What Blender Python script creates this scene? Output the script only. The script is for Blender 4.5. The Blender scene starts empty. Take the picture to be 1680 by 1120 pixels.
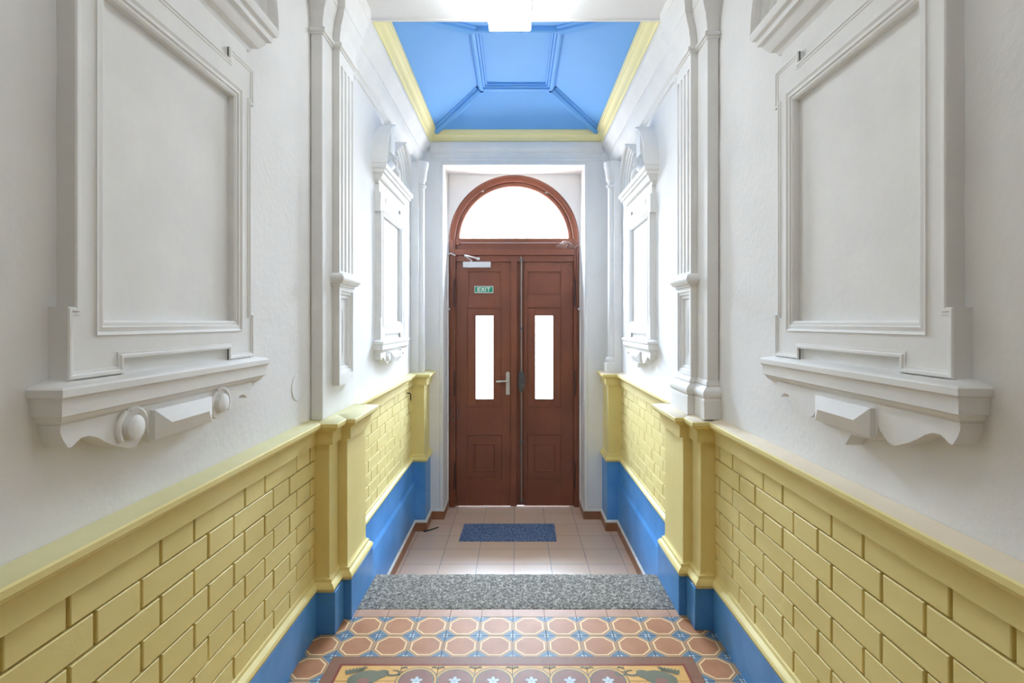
import bpy, bmesh, math, random
from mathutils import Vector, Matrix
random.seed(7)
C = bpy.context.scene
COL = C.collection
PI = math.pi

# ---------------------------------------------------------------- camera
EYE = 1.586          # eye height over the tiled near floor
FPX = 873.0          # focal length in pixels of the 1680 wide frame
cam = bpy.data.cameras.new('camera')
cam.sensor_fit = 'HORIZONTAL'
cam.sensor_width = 36.0
cam.lens = 36.0 * FPX / 1680.0
cam.shift_x = (840 - 847) / 1680.0
cam.shift_y = -(560 - 528) / 1680.0
cam.clip_start = 0.02
cam_o = bpy.data.objects.new('camera', cam)
COL.objects.link(cam_o)
cam_o.location = (0, 0, EYE)
cam_o.rotation_euler = (PI / 2, 0, 0)
C.camera = cam_o

# ---------------------------------------------------------------- exposure, world
C.view_settings.view_transform = 'Standard'
C.view_settings.look = 'None'
C.view_settings.gamma = 1.0
C.view_settings.exposure = 0.32
C.view_settings.use_curve_mapping = False
C.cycles.use_denoising = True
C.cycles.max_bounces = 12
C.cycles.diffuse_bounces = 8
C.cycles.glossy_bounces = 4
C.cycles.transparent_max_bounces = 8
C.cycles.sample_clamp_indirect = 6.0
C.cycles.caustics_reflective = False
C.cycles.caustics_refractive = False

SKY_STRENGTH = 165.0
LAMP_STRENGTH = 26.0
LAMP_FILL = 17.0  # added lamp above the view, lifts the near walls
w = bpy.data.worlds.new('overcast_sky')
C.world = w
w.use_nodes = True
bg = w.node_tree.nodes['Background']
bg.inputs[1].default_value = SKY_STRENGTH
wn, wl = w.node_tree.nodes, w.node_tree.links
wtc = wn.new('ShaderNodeTexCoord')
wsep = wn.new('ShaderNodeSeparateXYZ')
wmr = wn.new('ShaderNodeMapRange')
wmr.inputs['From Min'].default_value = -1
wmr.inputs['From Max'].default_value = 1
wrp = wn.new('ShaderNodeValToRGB')          # paving below, overcast sky brighter towards the zenith
we = wrp.color_ramp.elements
we[0].position, we[0].color = 0.0, (0.095, 0.096, 0.098, 1)
we[1].position, we[1].color = 1.0, (0.66, 0.80, 1.0, 1)
for p_, c_ in ((0.49, (0.10, 0.102, 0.105, 1)), (0.52, (0.135, 0.14, 0.147, 1)), (0.60, (0.22, 0.232, 0.25, 1)), (0.74, (0.56, 0.68, 0.86, 1))):
    k_ = we.new(p_)
    k_.color = c_
wl.new(wtc.outputs['Generated'], wsep.inputs[0])
wl.new(wsep.outputs['Z'], wmr.inputs['Value'])
wl.new(wmr.outputs[0], wrp.inputs['Fac'])
wl.new(wrp.outputs['Color'], bg.inputs[0])


def portal(name, loc, rot, sx, sy):
    l = bpy.data.lights.new(name, 'AREA')
    l.shape = 'RECTANGLE'
    l.size, l.size_y = sx, sy
    l.cycles.is_portal = True
    o = bpy.data.objects.new(name, l)
    COL.objects.link(o)
    o.location = loc
    o.rotation_euler = rot
    o['kind'] = 'helper'
    return o


# ---------------------------------------------------------------- layout numbers (metres)
Z_FAR = -0.464       # level of the lower floor at the door
WALL = 1.045         # half width, white wall
D_END = 5.54         # end wall
D_DOOR = 5.926       # door face
OP_L, OP_R = -0.7615, 0.711
OP_TOP = 3.217
CEIL = 3.448
D_BACK = -2.6
portal('sky_portal_transom', (-0.025, 6.12, 2.8), (-PI / 2, 0, 0), 1.22, 0.62)
portal('sky_portal_left_pane', (-0.353, 6.12, 1.19), (-PI / 2, 0, 0), 0.2, 0.95)
portal('sky_portal_right_pane', (0.311, 6.12, 1.19), (-PI / 2, 0, 0), 0.2, 0.95)


# ---------------------------------------------------------------- materials
def srgb(r, g, b):
    f = lambda c: c / 12.92 if c <= 0.04045 else ((c + 0.055) / 1.055) ** 2.4
    return (f(r / 255), f(g / 255), f(b / 255), 1)


def paint(name, col, col2=None, rough=0.6, scale=3.0, bump=0.25, bscale=40.0, bdist=0.004, spots=None, spec=0.4, metallic=0.0,
          lo=0.38, hi=0.66, coat=0.0):
    m = bpy.data.materials.new(name)
    m.use_nodes = True
    nt = m.node_tree
    N, L = nt.nodes, nt.links
    b = N['Principled BSDF']
    b.inputs['Roughness'].default_value = rough
    b.inputs['Specular IOR Level'].default_value = spec
    b.inputs['Metallic'].default_value = metallic
    if coat:
        b.inputs['Coat Weight'].default_value = coat
        b.inputs['Coat Roughness'].default_value = 0.15
    tc = N.new('ShaderNodeTexCoord')
    if col2 is not None:
        n = N.new('ShaderNodeTexNoise')
        n.inputs['Scale'].default_value = scale
        n.inputs['Detail'].default_value = 6
        n.inputs['Roughness'].default_value = 0.6
        L.new(tc.outputs['Object'], n.inputs['Vector'])
        r = N.new('ShaderNodeValToRGB')
        r.color_ramp.elements[0].position = lo
        r.color_ramp.elements[1].position = hi
        r.color_ramp.elements[0].color = col
        r.color_ramp.elements[1].color = col2
        L.new(n.outputs['Fac'], r.inputs['Fac'])
        out = r.outputs['Color']
        if spots is not None:
            n2 = N.new('ShaderNodeTexNoise')
            n2.inputs['Scale'].default_value = 24
            n2.inputs['Detail'].default_value = 4
            L.new(tc.outputs['Object'], n2.inputs['Vector'])
            r2 = N.new('ShaderNodeValToRGB')
            r2.color_ramp.elements[0].position = 0.70
            r2.color_ramp.elements[1].position = 0.76
            r2.color_ramp.elements[0].color = (0, 0, 0, 1)
            r2.color_ramp.elements[1].color = (1, 1, 1, 1)
            L.new(n2.outputs['Fac'], r2.inputs['Fac'])
            mx = N.new('ShaderNodeMixRGB')
            mx.inputs[2].default_value = spots
            L.new(r2.outputs['Color'], mx.inputs[0])
            L.new(out, mx.inputs[1])
            out = mx.outputs[0]
        L.new(out, b.inputs['Base Color'])
    else:
        b.inputs['Base Color'].default_value = col
    if bump:
        n3 = N.new('ShaderNodeTexNoise')
        n3.inputs['Scale'].default_value = bscale
        n3.inputs['Detail'].default_value = 5
        L.new(tc.outputs['Object'], n3.inputs['Vector'])
        n4 = N.new('ShaderNodeTexNoise')
        n4.inputs['Scale'].default_value = bscale * 0.16
        n4.inputs['Detail'].default_value = 2
        L.new(tc.outputs['Object'], n4.inputs['Vector'])
        ad = N.new('ShaderNodeMath')
        ad.operation = 'ADD'
        L.new(n3.outputs['Fac'], ad.inputs[0])
        L.new(n4.outputs['Fac'], ad.inputs[1])
        bp = N.new('ShaderNodeBump')
        bp.inputs['Strength'].default_value = bump
        bp.inputs['Distance'].default_value = bdist
        L.new(ad.outputs[0], bp.inputs['Height'])
        L.new(bp.outputs['Normal'], b.inputs['Normal'])
    return m


M = {}
M['plaster'] = paint('white_wall_plaster', srgb(230, 229, 228), srgb(237, 236, 235), 0.75, 1.6, 0.28, 38, 0.005, spec=0.2)
M['stucco'] = paint('white_painted_stucco', srgb(227, 226, 224), srgb(234, 233, 231), 0.6, 4, 0.25, 30, 0.003, spec=0.3)
M['ceiling'] = paint('white_ceiling_plaster', srgb(236, 236, 235), srgb(240, 240, 240), 0.8, 2, 0.15, 30, 0.003, spec=0.2)
M['yellow'] = paint('yellow_gloss_paint', srgb(225, 208, 138), srgb(231, 216, 150), 0.52, 2.2, 0.3, 26, 0.004, spec=0.32)
M['ledge_left'] = paint('dusty_olive_yellow_ledge', srgb(206, 198, 148), srgb(216, 208, 160), 0.55, 3, 0.3, 26, 0.004)
M['ledge_right'] = paint('dusty_beige_ledge', srgb(220, 205, 178), srgb(228, 214, 190), 0.6, 3, 0.3, 26, 0.004)
M['cream'] = paint('pale_yellow_cornice_paint', srgb(240, 228, 168), srgb(244, 234, 180), 0.6, 2.0, 0.1, 30, 0.002)
M['blue'] = paint('blue_gloss_paint', srgb(70, 136, 200), srgb(92, 156, 218), 0.34, 3.0, 0.25, 22, 0.004, spots=srgb(120, 160, 195), spec=0.45)
M['blue_ceil'] = paint('blue_ceiling_paint', srgb(104, 168, 236), srgb(110, 173, 238), 0.65, 1.2, 0.06, 30, 0.002)
M['wood'] = paint('brown_painted_wood', srgb(118, 66, 48), srgb(130, 74, 52), 0.38, 3.0, 0.18, 20, 0.003, spec=0.5)
M['wood_dark'] = paint('dark_brown_painted_wood', srgb(74, 46, 42), srgb(84, 52, 46), 0.42, 3.0, 0.18, 20, 0.003, spec=0.5)
M['steel'] = paint('brushed_steel', srgb(206, 202, 192), None, 0.35, bump=0, metallic=0.45)
M['rod'] = paint('painted_steel_rod', srgb(150, 138, 130), None, 0.4, bump=0, metallic=0.5)
M['iron'] = paint('grey_cast_iron', srgb(92, 92, 94), srgb(110, 110, 112), 0.45, 30, 0.2, 60, 0.002, metallic=0.6)
M['black'] = paint('black_iron', srgb(36, 34, 34), None, 0.5, bump=0)
M['white_plastic'] = paint('white_enamel', srgb(228, 228, 230), None, 0.35, bump=0)
M['terracotta'] = paint('terracotta_skirting_tile', srgb(146, 100, 72), srgb(160, 112, 84), 0.4, 5, 0.1, 30, 0.002)
M['grout'] = paint('white_grout', srgb(226, 224, 220), srgb(206, 204, 200), 0.8, 20, 0.3, 60, 0.003)
M['grout_dark'] = paint('dark_tile_joint', srgb(92, 82, 76), srgb(70, 62, 58), 0.85, 14, 0.4, 60, 0.003)
M['green'] = paint('green_sign_face', srgb(28, 138, 104), None, 0.4, bump=0)
M['sign_white'] = paint('white_sign_print', srgb(240, 244, 240), None, 0.4, bump=0)
# cement tiles
ct = dict(rough=0.5, scale=9, bump=0.12, bscale=40, bdist=0.002, spec=0.2, lo=0.3, hi=0.7)
M['t_centre'] = paint('cement_tile_terracotta', srgb(160, 108, 74), srgb(178, 126, 90), **ct)
M['t_line'] = paint('cement_tile_cream_line', srgb(222, 190, 140), srgb(230, 203, 158), **ct)
M['t_brown'] = paint('cement_tile_brown_line', srgb(156, 112, 76), srgb(168, 124, 90), **ct)
M['t_blue'] = paint('cement_tile_blue_corner', srgb(88, 112, 130), srgb(108, 130, 148), **ct)
M['t_pale'] = paint('cement_tile_pale_star', srgb(190, 204, 210), srgb(206, 216, 220), **ct)
M['t_band'] = paint('cement_tile_umber_band', srgb(126, 88, 66), srgb(140, 100, 78), **ct)
M['t_red'] = paint('cement_tile_red_line', srgb(124, 58, 44), srgb(136, 66, 50), **ct)
M['t_ochre'] = paint('cement_tile_ochre_ground', srgb(206, 158, 88), srgb(216, 170, 102), **ct)
M['t_grey'] = paint('cement_tile_grey_green_scroll', srgb(102, 104, 84), srgb(116, 116, 96), **ct)
M['t_mauve'] = paint('cement_tile_mauve_ground', srgb(134, 96, 82), srgb(148, 110, 96), **ct)
M['t_plain'] = paint('plain_terracotta_strip_tile', srgb(166, 128, 104), srgb(180, 142, 120), **ct)


def granite():
    m = paint('speckled_grey_granite', srgb(120, 118, 112), None, 0.8, bump=0, spec=0.25)
    nt = m.node_tree
    N, L = nt.nodes, nt.links
    b = N['Principled BSDF']
    tc = N.new('ShaderNodeTexCoord')
    v = N.new('ShaderNodeTexVoronoi')
    v.inputs['Scale'].default_value = 110
    n = N.new('ShaderNodeTexNoise')
    n.inputs['Scale'].default_value = 48
    n.inputs['Detail'].default_value = 8
    n.inputs['Roughness'].default_value = 0.75
    L.new(tc.outputs['Object'], v.inputs['Vector'])
    L.new(tc.outputs['Object'], n.inputs['Vector'])
    mx = N.new('ShaderNodeMixRGB')
    mx.inputs[0].default_value = 0.35
    L.new(n.outputs['Fac'], mx.inputs[1])
    L.new(v.outputs['Color'], mx.inputs[2])
    r = N.new('ShaderNodeValToRGB')
    e = r.color_ramp.elements
    e[0].position, e[0].color = 0.28, srgb(50, 49, 47)
    e[1].position, e[1].color = 0.72, srgb(184, 178, 166)
    k = e.new(0.5)
    k.color = srgb(112, 108, 100)
    L.new(mx.outputs[0], r.inputs['Fac'])
    L.new(r.outputs['Color'], b.inputs['Base Color'])
    bp = N.new('ShaderNodeBump')
    bp.inputs['Strength'].default_value = 0.7
    bp.inputs['Distance'].default_value = 0.006
    L.new(n.outputs['Fac'], bp.inputs['Height'])
    L.new(bp.outputs['Normal'], b.inputs['Normal'])
    return m


def floor_tiles():
    m = paint('beige_ceramic_floor_tiles', srgb(200, 165, 145), None, 0.46, bump=0, spec=1.0)
    m.node_tree.nodes['Principled BSDF'].inputs['IOR'].default_value = 1.75
    nt = m.node_tree
    N, L = nt.nodes, nt.links
    b = N['Principled BSDF']
    tc = N.new('ShaderNodeTexCoord')
    mp = N.new('ShaderNodeMapping')
    mp.inputs['Location'].default_value = (0.0196 + 0.312 * 6, -4.505 + 0.30 * 12, 0)
    L.new(tc.outputs['Object'], mp.inputs['Vector'])
    br = N.new('ShaderNodeTexBrick')
    br.offset = 0.0
    br.squash = 1.0
    br.inputs['Scale'].default_value = 1.0
    br.inputs['Brick Width'].default_value = 0.312
    br.inputs['Row Height'].default_value = 0.30
    br.inputs['Mortar Size'].default_value = 0.0035
    br.inputs['Mortar Smooth'].default_value = 0.3
    br.inputs['Color1'].default_value = srgb(222, 190, 166)
    br.inputs['Color2'].default_value = srgb(228, 198, 176)
    br.inputs['Mortar'].default_value = srgb(150, 140, 138)
    L.new(mp.outputs['Vector'], br.inputs['Vector'])
    n = N.new('ShaderNodeTexNoise')
    n.inputs['Scale'].default_value = 5
    n.inputs['Detail'].default_value = 6
    L.new(tc.outputs['Object'], n.inputs['Vector'])
    mx = N.new('ShaderNodeMixRGB')
    mx.blend_type = 'MULTIPLY'
    mx.inputs[0].default_value = 0.10
    L.new(br.outputs['Color'], mx.inputs[1])
    L.new(n.outputs['Color'], mx.inputs[2])
    L.new(mx.outputs[0], b.inputs['Base Color'])
    bp = N.new('ShaderNodeBump')
    bp.invert = True
    bp.inputs['Strength'].default_value = 0.4
    bp.inputs['Distance'].default_value = 0.002
    L.new(br.outputs['Fac'], bp.inputs['Height'])
    L.new(bp.outputs['Normal'], b.inputs['Normal'])
    return m


def mat_fabric():
    m = paint('blue_ribbed_mat_fabric', srgb(60, 76, 104), None, 0.9, bump=0, spec=0.1)
    nt = m.node_tree
    N, L = nt.nodes, nt.links
    b = N['Principled BSDF']
    tc = N.new('ShaderNodeTexCoord')
    mp = N.new('ShaderNodeMapping')
    mp.inputs['Scale'].default_value = (260, 60, 60)
    L.new(tc.outputs['Object'], mp.inputs['Vector'])
    n = N.new('ShaderNodeTexNoise')
    n.inputs['Scale'].default_value = 1
    n.inputs['Detail'].default_value = 3
    L.new(mp.outputs['Vector'], n.inputs['Vector'])
    r = N.new('ShaderNodeValToRGB')
    e = r.color_ramp.elements
    e[0].position, e[0].color = 0.35, srgb(54, 68, 100)
    e[1].position, e[1].color = 0.66, srgb(168, 184, 212)
    k = e.new(0.52)
    k.color = srgb(86, 108, 152)
    L.new(n.outputs['Fac'], r.inputs['Fac'])
    L.new(r.outputs['Color'], b.inputs['Base Color'])
    bp = N.new('ShaderNodeBump')
    bp.inputs['Strength'].default_value = 0.6
    bp.inputs['Distance'].default_value = 0.003
    L.new(n.outputs['Fac'], bp.inputs['Height'])
    L.new(bp.outputs['Normal'], b.inputs['Normal'])
    return m


def glass_mat():
    m = bpy.data.materials.new('clear_window_glass')
    m.use_nodes = True
    nt = m.node_tree
    nt.nodes.clear()
    o = nt.nodes.new('ShaderNodeOutputMaterial')
    t = nt.nodes.new('ShaderNodeBsdfTransparent')
    t.inputs[0].default_value = (0.95, 0.97, 0.97, 1)
    g = nt.nodes.new('ShaderNodeBsdfGlossy')
    g.inputs['Roughness'].default_value = 0.03
    f = nt.nodes.new('ShaderNodeFresnel')
    f.inputs['IOR'].default_value = 1.45
    x = nt.nodes.new('ShaderNodeMixShader')
    nt.links.new(f.outputs[0], x.inputs[0])
    nt.links.new(t.outputs[0], x.inputs[1])
    nt.links.new(g.outputs[0], x.inputs[2])
    nt.links.new(x.outputs[0], o.inputs[0])
    return m


def lamp_mat(strength):
    m = bpy.data.materials.new('lit_opal_diffuser')
    m.use_nodes = True
    b = m.node_tree.nodes['Principled BSDF']
    b.inputs['Base Color'].default_value = (0.85, 0.85, 0.85, 1)
    b.inputs['Emission Color'].default_value = (0.91, 0.965, 1.0, 1)
    b.inputs['Emission Strength'].default_value = strength
    return m


def web_mat():
    m = bpy.data.materials.new('dusty_cobweb')
    m.use_nodes = True
    b = m.node_tree.nodes['Principled BSDF']
    b.inputs['Base Color'].default_value = srgb(196, 176, 166)
    b.inputs['Roughness'].default_value = 0.9
    nt = m.node_tree
    tc = nt.nodes.new('ShaderNodeTexCoord')
    n = nt.nodes.new('ShaderNodeTexNoise')
    n.inputs['Scale'].default_value = 60
    n.inputs['Detail'].default_value = 5
    nt.links.new(tc.outputs['Object'], n.inputs['Vector'])
    mr = nt.nodes.new('ShaderNodeMapRange')
    mr.inputs['From Min'].default_value = 0.40
    mr.inputs['From Max'].default_value = 0.62
    mr.inputs['To Max'].default_value = 0.62
    nt.links.new(n.outputs['Fac'], mr.inputs['Value'])
    nt.links.new(mr.outputs[0], b.inputs['Alpha'])
    return m


M['granite'] = granite()
M['floor_tiles'] = floor_tiles()
M['mat'] = mat_fabric()
M['glass'] = glass_mat()
M['lamp'] = lamp_mat(LAMP_STRENGTH)
M['lamp_fill'] = lamp_mat(LAMP_FILL)
M['web'] = web_mat()


# ---------------------------------------------------------------- mesh helpers
class MB:
    """collects faces and links them as one mesh object"""

    def __init__(self, f=None):
        self.v, self.f, self.m = [], [], []
        self.map = f or (lambda a, b, c: (a, b, c))
        self.cur = 0

    def pt(self, a, b, c):
        self.v.append(self.map(a, b, c))
        return len(self.v) - 1

    def face(self, idx):
        self.f.append(tuple(idx))
        self.m.append(self.cur)

    def poly(self, pts):
        self.face([self.pt(*p) for p in pts])

    def box(self, a0, a1, b0, b1, c0, c1):
        i = [self.pt(a, b, c) for a in (a0, a1) for b in (b0, b1) for c in (c0, c1)]
        for q in ((0, 1, 3, 2), (4, 6, 7, 5), (0, 4, 5, 1), (2, 3, 7, 6), (0, 2, 6, 4), (1, 5, 7, 3)):
            self.face([i[k] for k in q])
        return self

    def sweep(self, path, prof, closed=False, rng=None, order='abh', sm=None):
        """profile (offset to the left of the path, height) along a mitred 2D path"""
        n = len(path)
        seg = []
        for k in range(n if closed else n - 1):
            a, b = path[k], path[(k + 1) % n]
            dx, dy = b[0] - a[0], b[1] - a[1]
            l = math.hypot(dx, dy)
            seg.append((-dy / l, dx / l))
        secs = []
        for k in range(n):
            if closed:
                n1, n2 = seg[k - 1], seg[k]
            else:
                n1 = seg[max(k - 1, 0)]
                n2 = seg[min(k, n - 2)]
            den = 1 + n1[0] * n2[0] + n1[1] * n2[1]
            mx, my = (n1[0] + n2[0]) / den, (n1[1] + n2[1]) / den
            secs.append((mx, my))
        lo, hi = rng if rng else (0, n - 1)
        rows = []
        for k in range(lo, hi + 1):
            rows.append([self.pt(*self._o(order, path[k][0] + secs[k][0] * o, path[k][1] + secs[k][1] * o, h)) for o, h in prof])
        if closed:
            rows.append(rows[0])
        for r0, r1 in zip(rows, rows[1:]):
            for j in range(len(prof) - 1):
                if sm:
                    self.cur = sm.get(j, 0)
                self.face((r0[j], r1[j], r1[j + 1], r0[j + 1]))
        return rows

    @staticmethod
    def _o(order, a, b, h):
        return (a, b, h) if order == 'abh' else (h, a, b)

    def tube(self, pts, r, n=10, cap=True):
        pts = [Vector(p) for p in pts]
        rows = []
        rr = r if isinstance(r, (list, tuple)) else [r] * len(pts)
        for k, p in enumerate(pts):
            t = (pts[min(k + 1, len(pts) - 1)] - pts[max(k - 1, 0)]).normalized()
            u = t.cross(Vector((0.13, 0.9, 0.41)))
            if u.length < 0.1:
                u = t.cross(Vector((1, 0, 0)))
            u.normalize()
            v = t.cross(u)
            rows.append([self.pt(*(p + (u * math.cos(2 * PI * j / n) + v * math.sin(2 * PI * j / n)) * rr[k])) for j in range(n)])
        for a, b in zip(rows, rows[1:]):
            for j in range(n):
                self.face((a[j], a[(j + 1) % n], b[(j + 1) % n], b[j]))
        if cap:
            self.face(rows[0])
            self.face(rows[-1])
        return self

    def extrude(self, pts, h0, h1, order='hab'):
        """closed outline pts (a, b) between h0 and h1"""
        lo = [self.pt(*self._o(order if order == 'abh' else 'hab', a, b, h0)) for a, b in pts]
        hi = [self.pt(*self._o(order if order == 'abh' else 'hab', a, b, h1)) for a, b in pts]
        n = len(pts)
        for k in range(n):
            self.face((lo[k], lo[(k + 1) % n], hi[(k + 1) % n], hi[k]))
        self.face(lo)
        self.face(hi)

    def lathe(self, prof, cx, cy, n=24, a0=0.0, a1=2 * PI):
        rows = []
        full = abs(a1 - a0 - 2 * PI) < 1e-6
        m = n if full else n + 1
        for r, z in prof:
            rows.append([self.pt(cx + r * math.cos(a0 + (a1 - a0) * j / n), cy + r * math.sin(a0 + (a1 - a0) * j / n), z) for j in range(m)])
        for a, b in zip(rows, rows[1:]):
            for j in range(n):
                self.face((a[j], a[(j + 1) % m], b[(j + 1) % m], b[j]))
        self.face(rows[0])
        self.face(rows[-1])

    def build(self, name, mats, parent=None, bevel=0.0, smooth=30, merge=True):
        me = bpy.data.meshes.new(name)
        me.from_pydata([tuple(p) for p in self.v], [], self.f)
        if not isinstance(mats, (list, tuple)):
            mats = [mats]
        for m in mats:
            me.materials.append(M[m])
        for p, k in zip(me.polygons, self.m):
            p.material_index = k
        bm = bmesh.new()
        bm.from_mesh(me)
        if merge:
            bmesh.ops.remove_doubles(bm, verts=bm.verts, dist=1e-5)
        bmesh.ops.recalc_face_normals(bm, faces=bm.faces)
        bm.to_mesh(me)
        bm.free()
        if smooth:
            for p in me.polygons:
                p.use_smooth = True
            me.set_sharp_from_angle(angle=math.radians(smooth))
        o = bpy.data.objects.new(name, me)
        COL.objects.link(o)
        if parent is not None:
            o.parent = parent
            o.matrix_parent_inverse = Matrix.Translation(-parent.location)
        if bevel:
            bv = o.modifiers.new('soft_edges', 'BEVEL')
            bv.width = bevel
            bv.segments = 2
            bv.limit_method = 'ANGLE'
            bv.angle_limit = math.radians(40)
        return o


def thing(name, label, cat, loc=(0, 0, 0), group=None):
    o = bpy.data.objects.new(name, None)
    o.empty_display_size = 0.1
    COL.objects.link(o)
    o.location = loc
    o['label'] = label
    o['category'] = cat
    if group:
        o['group'] = group
    return o


def tag(o, label, cat, group=None):
    o['label'] = label
    o['category'] = cat
    if group:
        o['group'] = group
    return o


def struct(o, label=None, cat=None):
    o['kind'] = 'structure'
    if label:
        o['label'] = label
    if cat:
        o['category'] = cat
    return o


def side_map(s):
    if s < 0:
        return lambda q, d, z: (-q, d, z)
    # the right wall's bays stand a little farther on than the left wall's
    return lambda q, d, z: (q, d + 0.038 * max(0.0, min(1.0, (5.2 - d) / 1.7)), z)


def arc(cx, cz, r, a0, a1, n, rz=None):
    rz = rz or r
    return [(cx + r * math.cos(a0 + (a1 - a0) * k / n), cz + rz * math.sin(a0 + (a1 - a0) * k / n)) for k in range(n + 1)]


# ================================================================ SHELL
RT = {-1: 'ledge_left', 1: 'ledge_right'}
SIDES = ((-1, 'left'), (1, 'right'))
ZB = 0.215            # top of blue base
Z_BR0, Z_BR1 = 0.275, 0.965
BRICK = WALL - 0.005


def wall_grid(b, q, d0, d1, z0, z1, nd, nz, amp):
    """a slightly uneven plastered plane"""
    idx = []
    for i in range(nd + 1):
        row = []
        for j in range(nz + 1):
            e = 0 if j in (0, nz) or i in (0, nd) else random.uniform(-amp, amp)
            row.append(b.pt(q + e, d0 + (d1 - d0) * i / nd, z0 + (z1 - z0) * j / nz))
        idx.append(row)
    for i in range(nd):
        for j in range(nz):
            b.face((idx[i][j], idx[i + 1][j], idx[i + 1][j + 1], idx[i][j + 1]))


# path of the brick / shaft face through the whole wainscot
SH1, SH2 = 0.955, 0.907
D1, D2, D3 = 2.72, 2.855, 3.21
SHC, DC = 0.905, 5.24
wpath = [(BRICK, D_BACK), (BRICK, D1), (SH1, D1), (SH1, D2), (SH2, D2), (SH2, D3), (BRICK, D3), (BRICK, DC), (SHC, DC), (SHC, D_END)]
rail_prof = [(-0.004, 1.0915), (0.0, 1.09), (0.058, 1.078), (0.064, 1.074), (0.064, 1.058), (0.058, 1.054), (0.056, 1.046), (0.05, 1.042),
             (0.03, 1.03), (0.026, 1.02), (0.026, Z_BR1), (-0.003, Z_BR1)]
base_prof = [(0.0, 0.292), (0.004, Z_BR0 + 0.006), (0.014, Z_BR0 + 0.002), (0.016, 0.262), (0.022, 0.258), (0.032, 0.248), (0.036, 0.236),
             (0.032, 0.224), (0.024, ZB), (0.0, ZB)]
BL0, BL1, BL2, BLD1, BLD2, BLD3 = 1.012, 0.919, 0.879, 2.70, 2.84, 3.27

for s, side in SIDES:
    mp = side_map(s)
    # white plaster wall above the rail, the brick relief below, the core behind
    b = MB(mp)
    wall_grid(b, WALL, D_BACK, D_END + 0.02, 1.08, 3.62, 84, 26, 0.0016)
    b.box(WALL + 0.012, WALL + 0.25, D_BACK, 6.3, Z_FAR - 0.2, 3.75)
    o = b.build('wall_' + side, 'plaster', smooth=60)
    struct(o)

    def bricks(name, d0, d1, phase, gname):
        b = MB(mp)
        b.box(BRICK + 0.012, BRICK + 0.016, d0, d1, Z_BR0 - 0.01, Z_BR1 + 0.01)
        ch = (Z_BR1 - Z_BR0) / 8
        for r in range(8):
            z1 = Z_BR1 - r * ch - (0.003 if r else 0.009)
            z0 = Z_BR1 - (r + 1) * ch + 0.003
            x = phase - 40 * 0.4785 - (0 if r % 2 == 0 else (0.318 - 0.0785))
            edges = []
            while x < d1:
                edges.append((x, x + 0.318))
                edges.append((x + 0.318, x + 0.4785))
                x += 0.4785
            for a0, a1 in edges:
                a0 += 0.0055
                a1 -= 0.0055
                a0, a1 = max(a0, d0), min(a1, d1)
                if a1 - a0 < 0.012:
                    continue
                j = random.uniform(-0.0012, 0.0012)
                jz = random.uniform(-0.001, 0.001)
                f = BRICK - 0.009 + j
                e = 0.0022
                k = BRICK + 0.012
                back = [b.pt(k, a, z) for a, z in ((a0, z0), (a1, z0), (a1, z1 + jz), (a0, z1 + jz))]
                mid = [b.pt(f + e, a, z) for a, z in ((a0, z0), (a1, z0), (a1, z1 + jz), (a0, z1 + jz))]
                fr = [b.pt(f, a, z) for a, z in ((a0 + e, z0 + e), (a1 - e, z0 + e), (a1 - e, z1 - e + jz), (a0 + e, z1 - e + jz))]
                for A, B in ((back, mid), (mid, fr)):
                    for t in range(4):
                        b.face((A[t], A[(t + 1) % 4], B[(t + 1) % 4], B[t]))
                b.face(fr)
        o = b.build(name, 'yellow', smooth=40, merge=False)
        return struct(o)

    bricks('trim_1' if s < 0 else 'trim_2', D_BACK, D1 + 0.01, 2.183, 'near')
    bricks('trim_3' if s < 0 else 'trim_4', D3 - 0.01, DC + 0.01, 2.183 + 0.09, 'far')

    # dado rails, base mouldings and blue bases between the pilasters
    def run(name, prof, rng, mat, bev=0.0, path=wpath):
        b = MB(mp)
        b.sweep(path, prof, rng=rng, sm={0: 1, 1: 1} if prof is rail_prof else None)
        return struct(b.build(name, [mat, RT[s]], bevel=bev, smooth=25))

    off = 0 if s < 0 else 1
    run('trim_%d' % (5 + off), rail_prof, (0, 1), 'yellow')
    run('trim_%d' % (7 + off), rail_prof, (6, 7), 'yellow')
    run('trim_%d' % (9 + off), base_prof, (0, 1), 'yellow')
    run('trim_%d' % (11 + off), base_prof, (6, 7), 'yellow')
    b = MB(mp)
    b.sweep([(BL0, D_BACK), (BL0, BLD1 + 0.01)], [(0.0, -0.01), (0.0, ZB - 0.004), (-0.003, ZB), (-0.04, ZB)])
    struct(b.build('baseboard_' + side, 'blue'))
    # taller blue dado beside the lower floor: upper strip, sloped shoulder, lower panel
    b = MB(mp)
    b.sweep([(BL0 + 0.005, BLD3 - 0.01), (BL0 + 0.005, DC + 0.02)],
            [(-0.035, ZB), (0.0, ZB - 0.002), (0.0, 0.022), (0.004, 0.012), (0.018, -0.006), (0.02, -0.012), (0.02, Z_FAR + 0.02)])
    struct(b.build('trim_%d' % (13 + off), 'blue'))
    # far cornice under the coffer
    corn = [(0, 3.165), (0.012, 3.17), (0.014, 3.195), (0.03, 3.205), (0.034, 3.22), (0.046, 3.235), (0.066, 3.27), (0.074, 3.30), (0.082, 3.305),
            (0.082, 3.325), (0.1, 3.345), (0.125, 3.385), (0.142, 3.405), (0.152, 3.412), (0.152, CEIL + 0.004)]
    b = MB(mp)
    b.sweep([(WALL, 3.2), (WALL, D_END + 0.01)], corn)
    struct(b.build('trim_%d' % (15 + off), 'stucco'))
    b = MB(mp)
    b.sweep([(WALL, D_BACK), (WALL, 2.75)], [(o_, h + 0.15) for o_, h in corn])
    struct(b.build('trim_%d' % (17 + off), 'stucco'))

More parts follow.
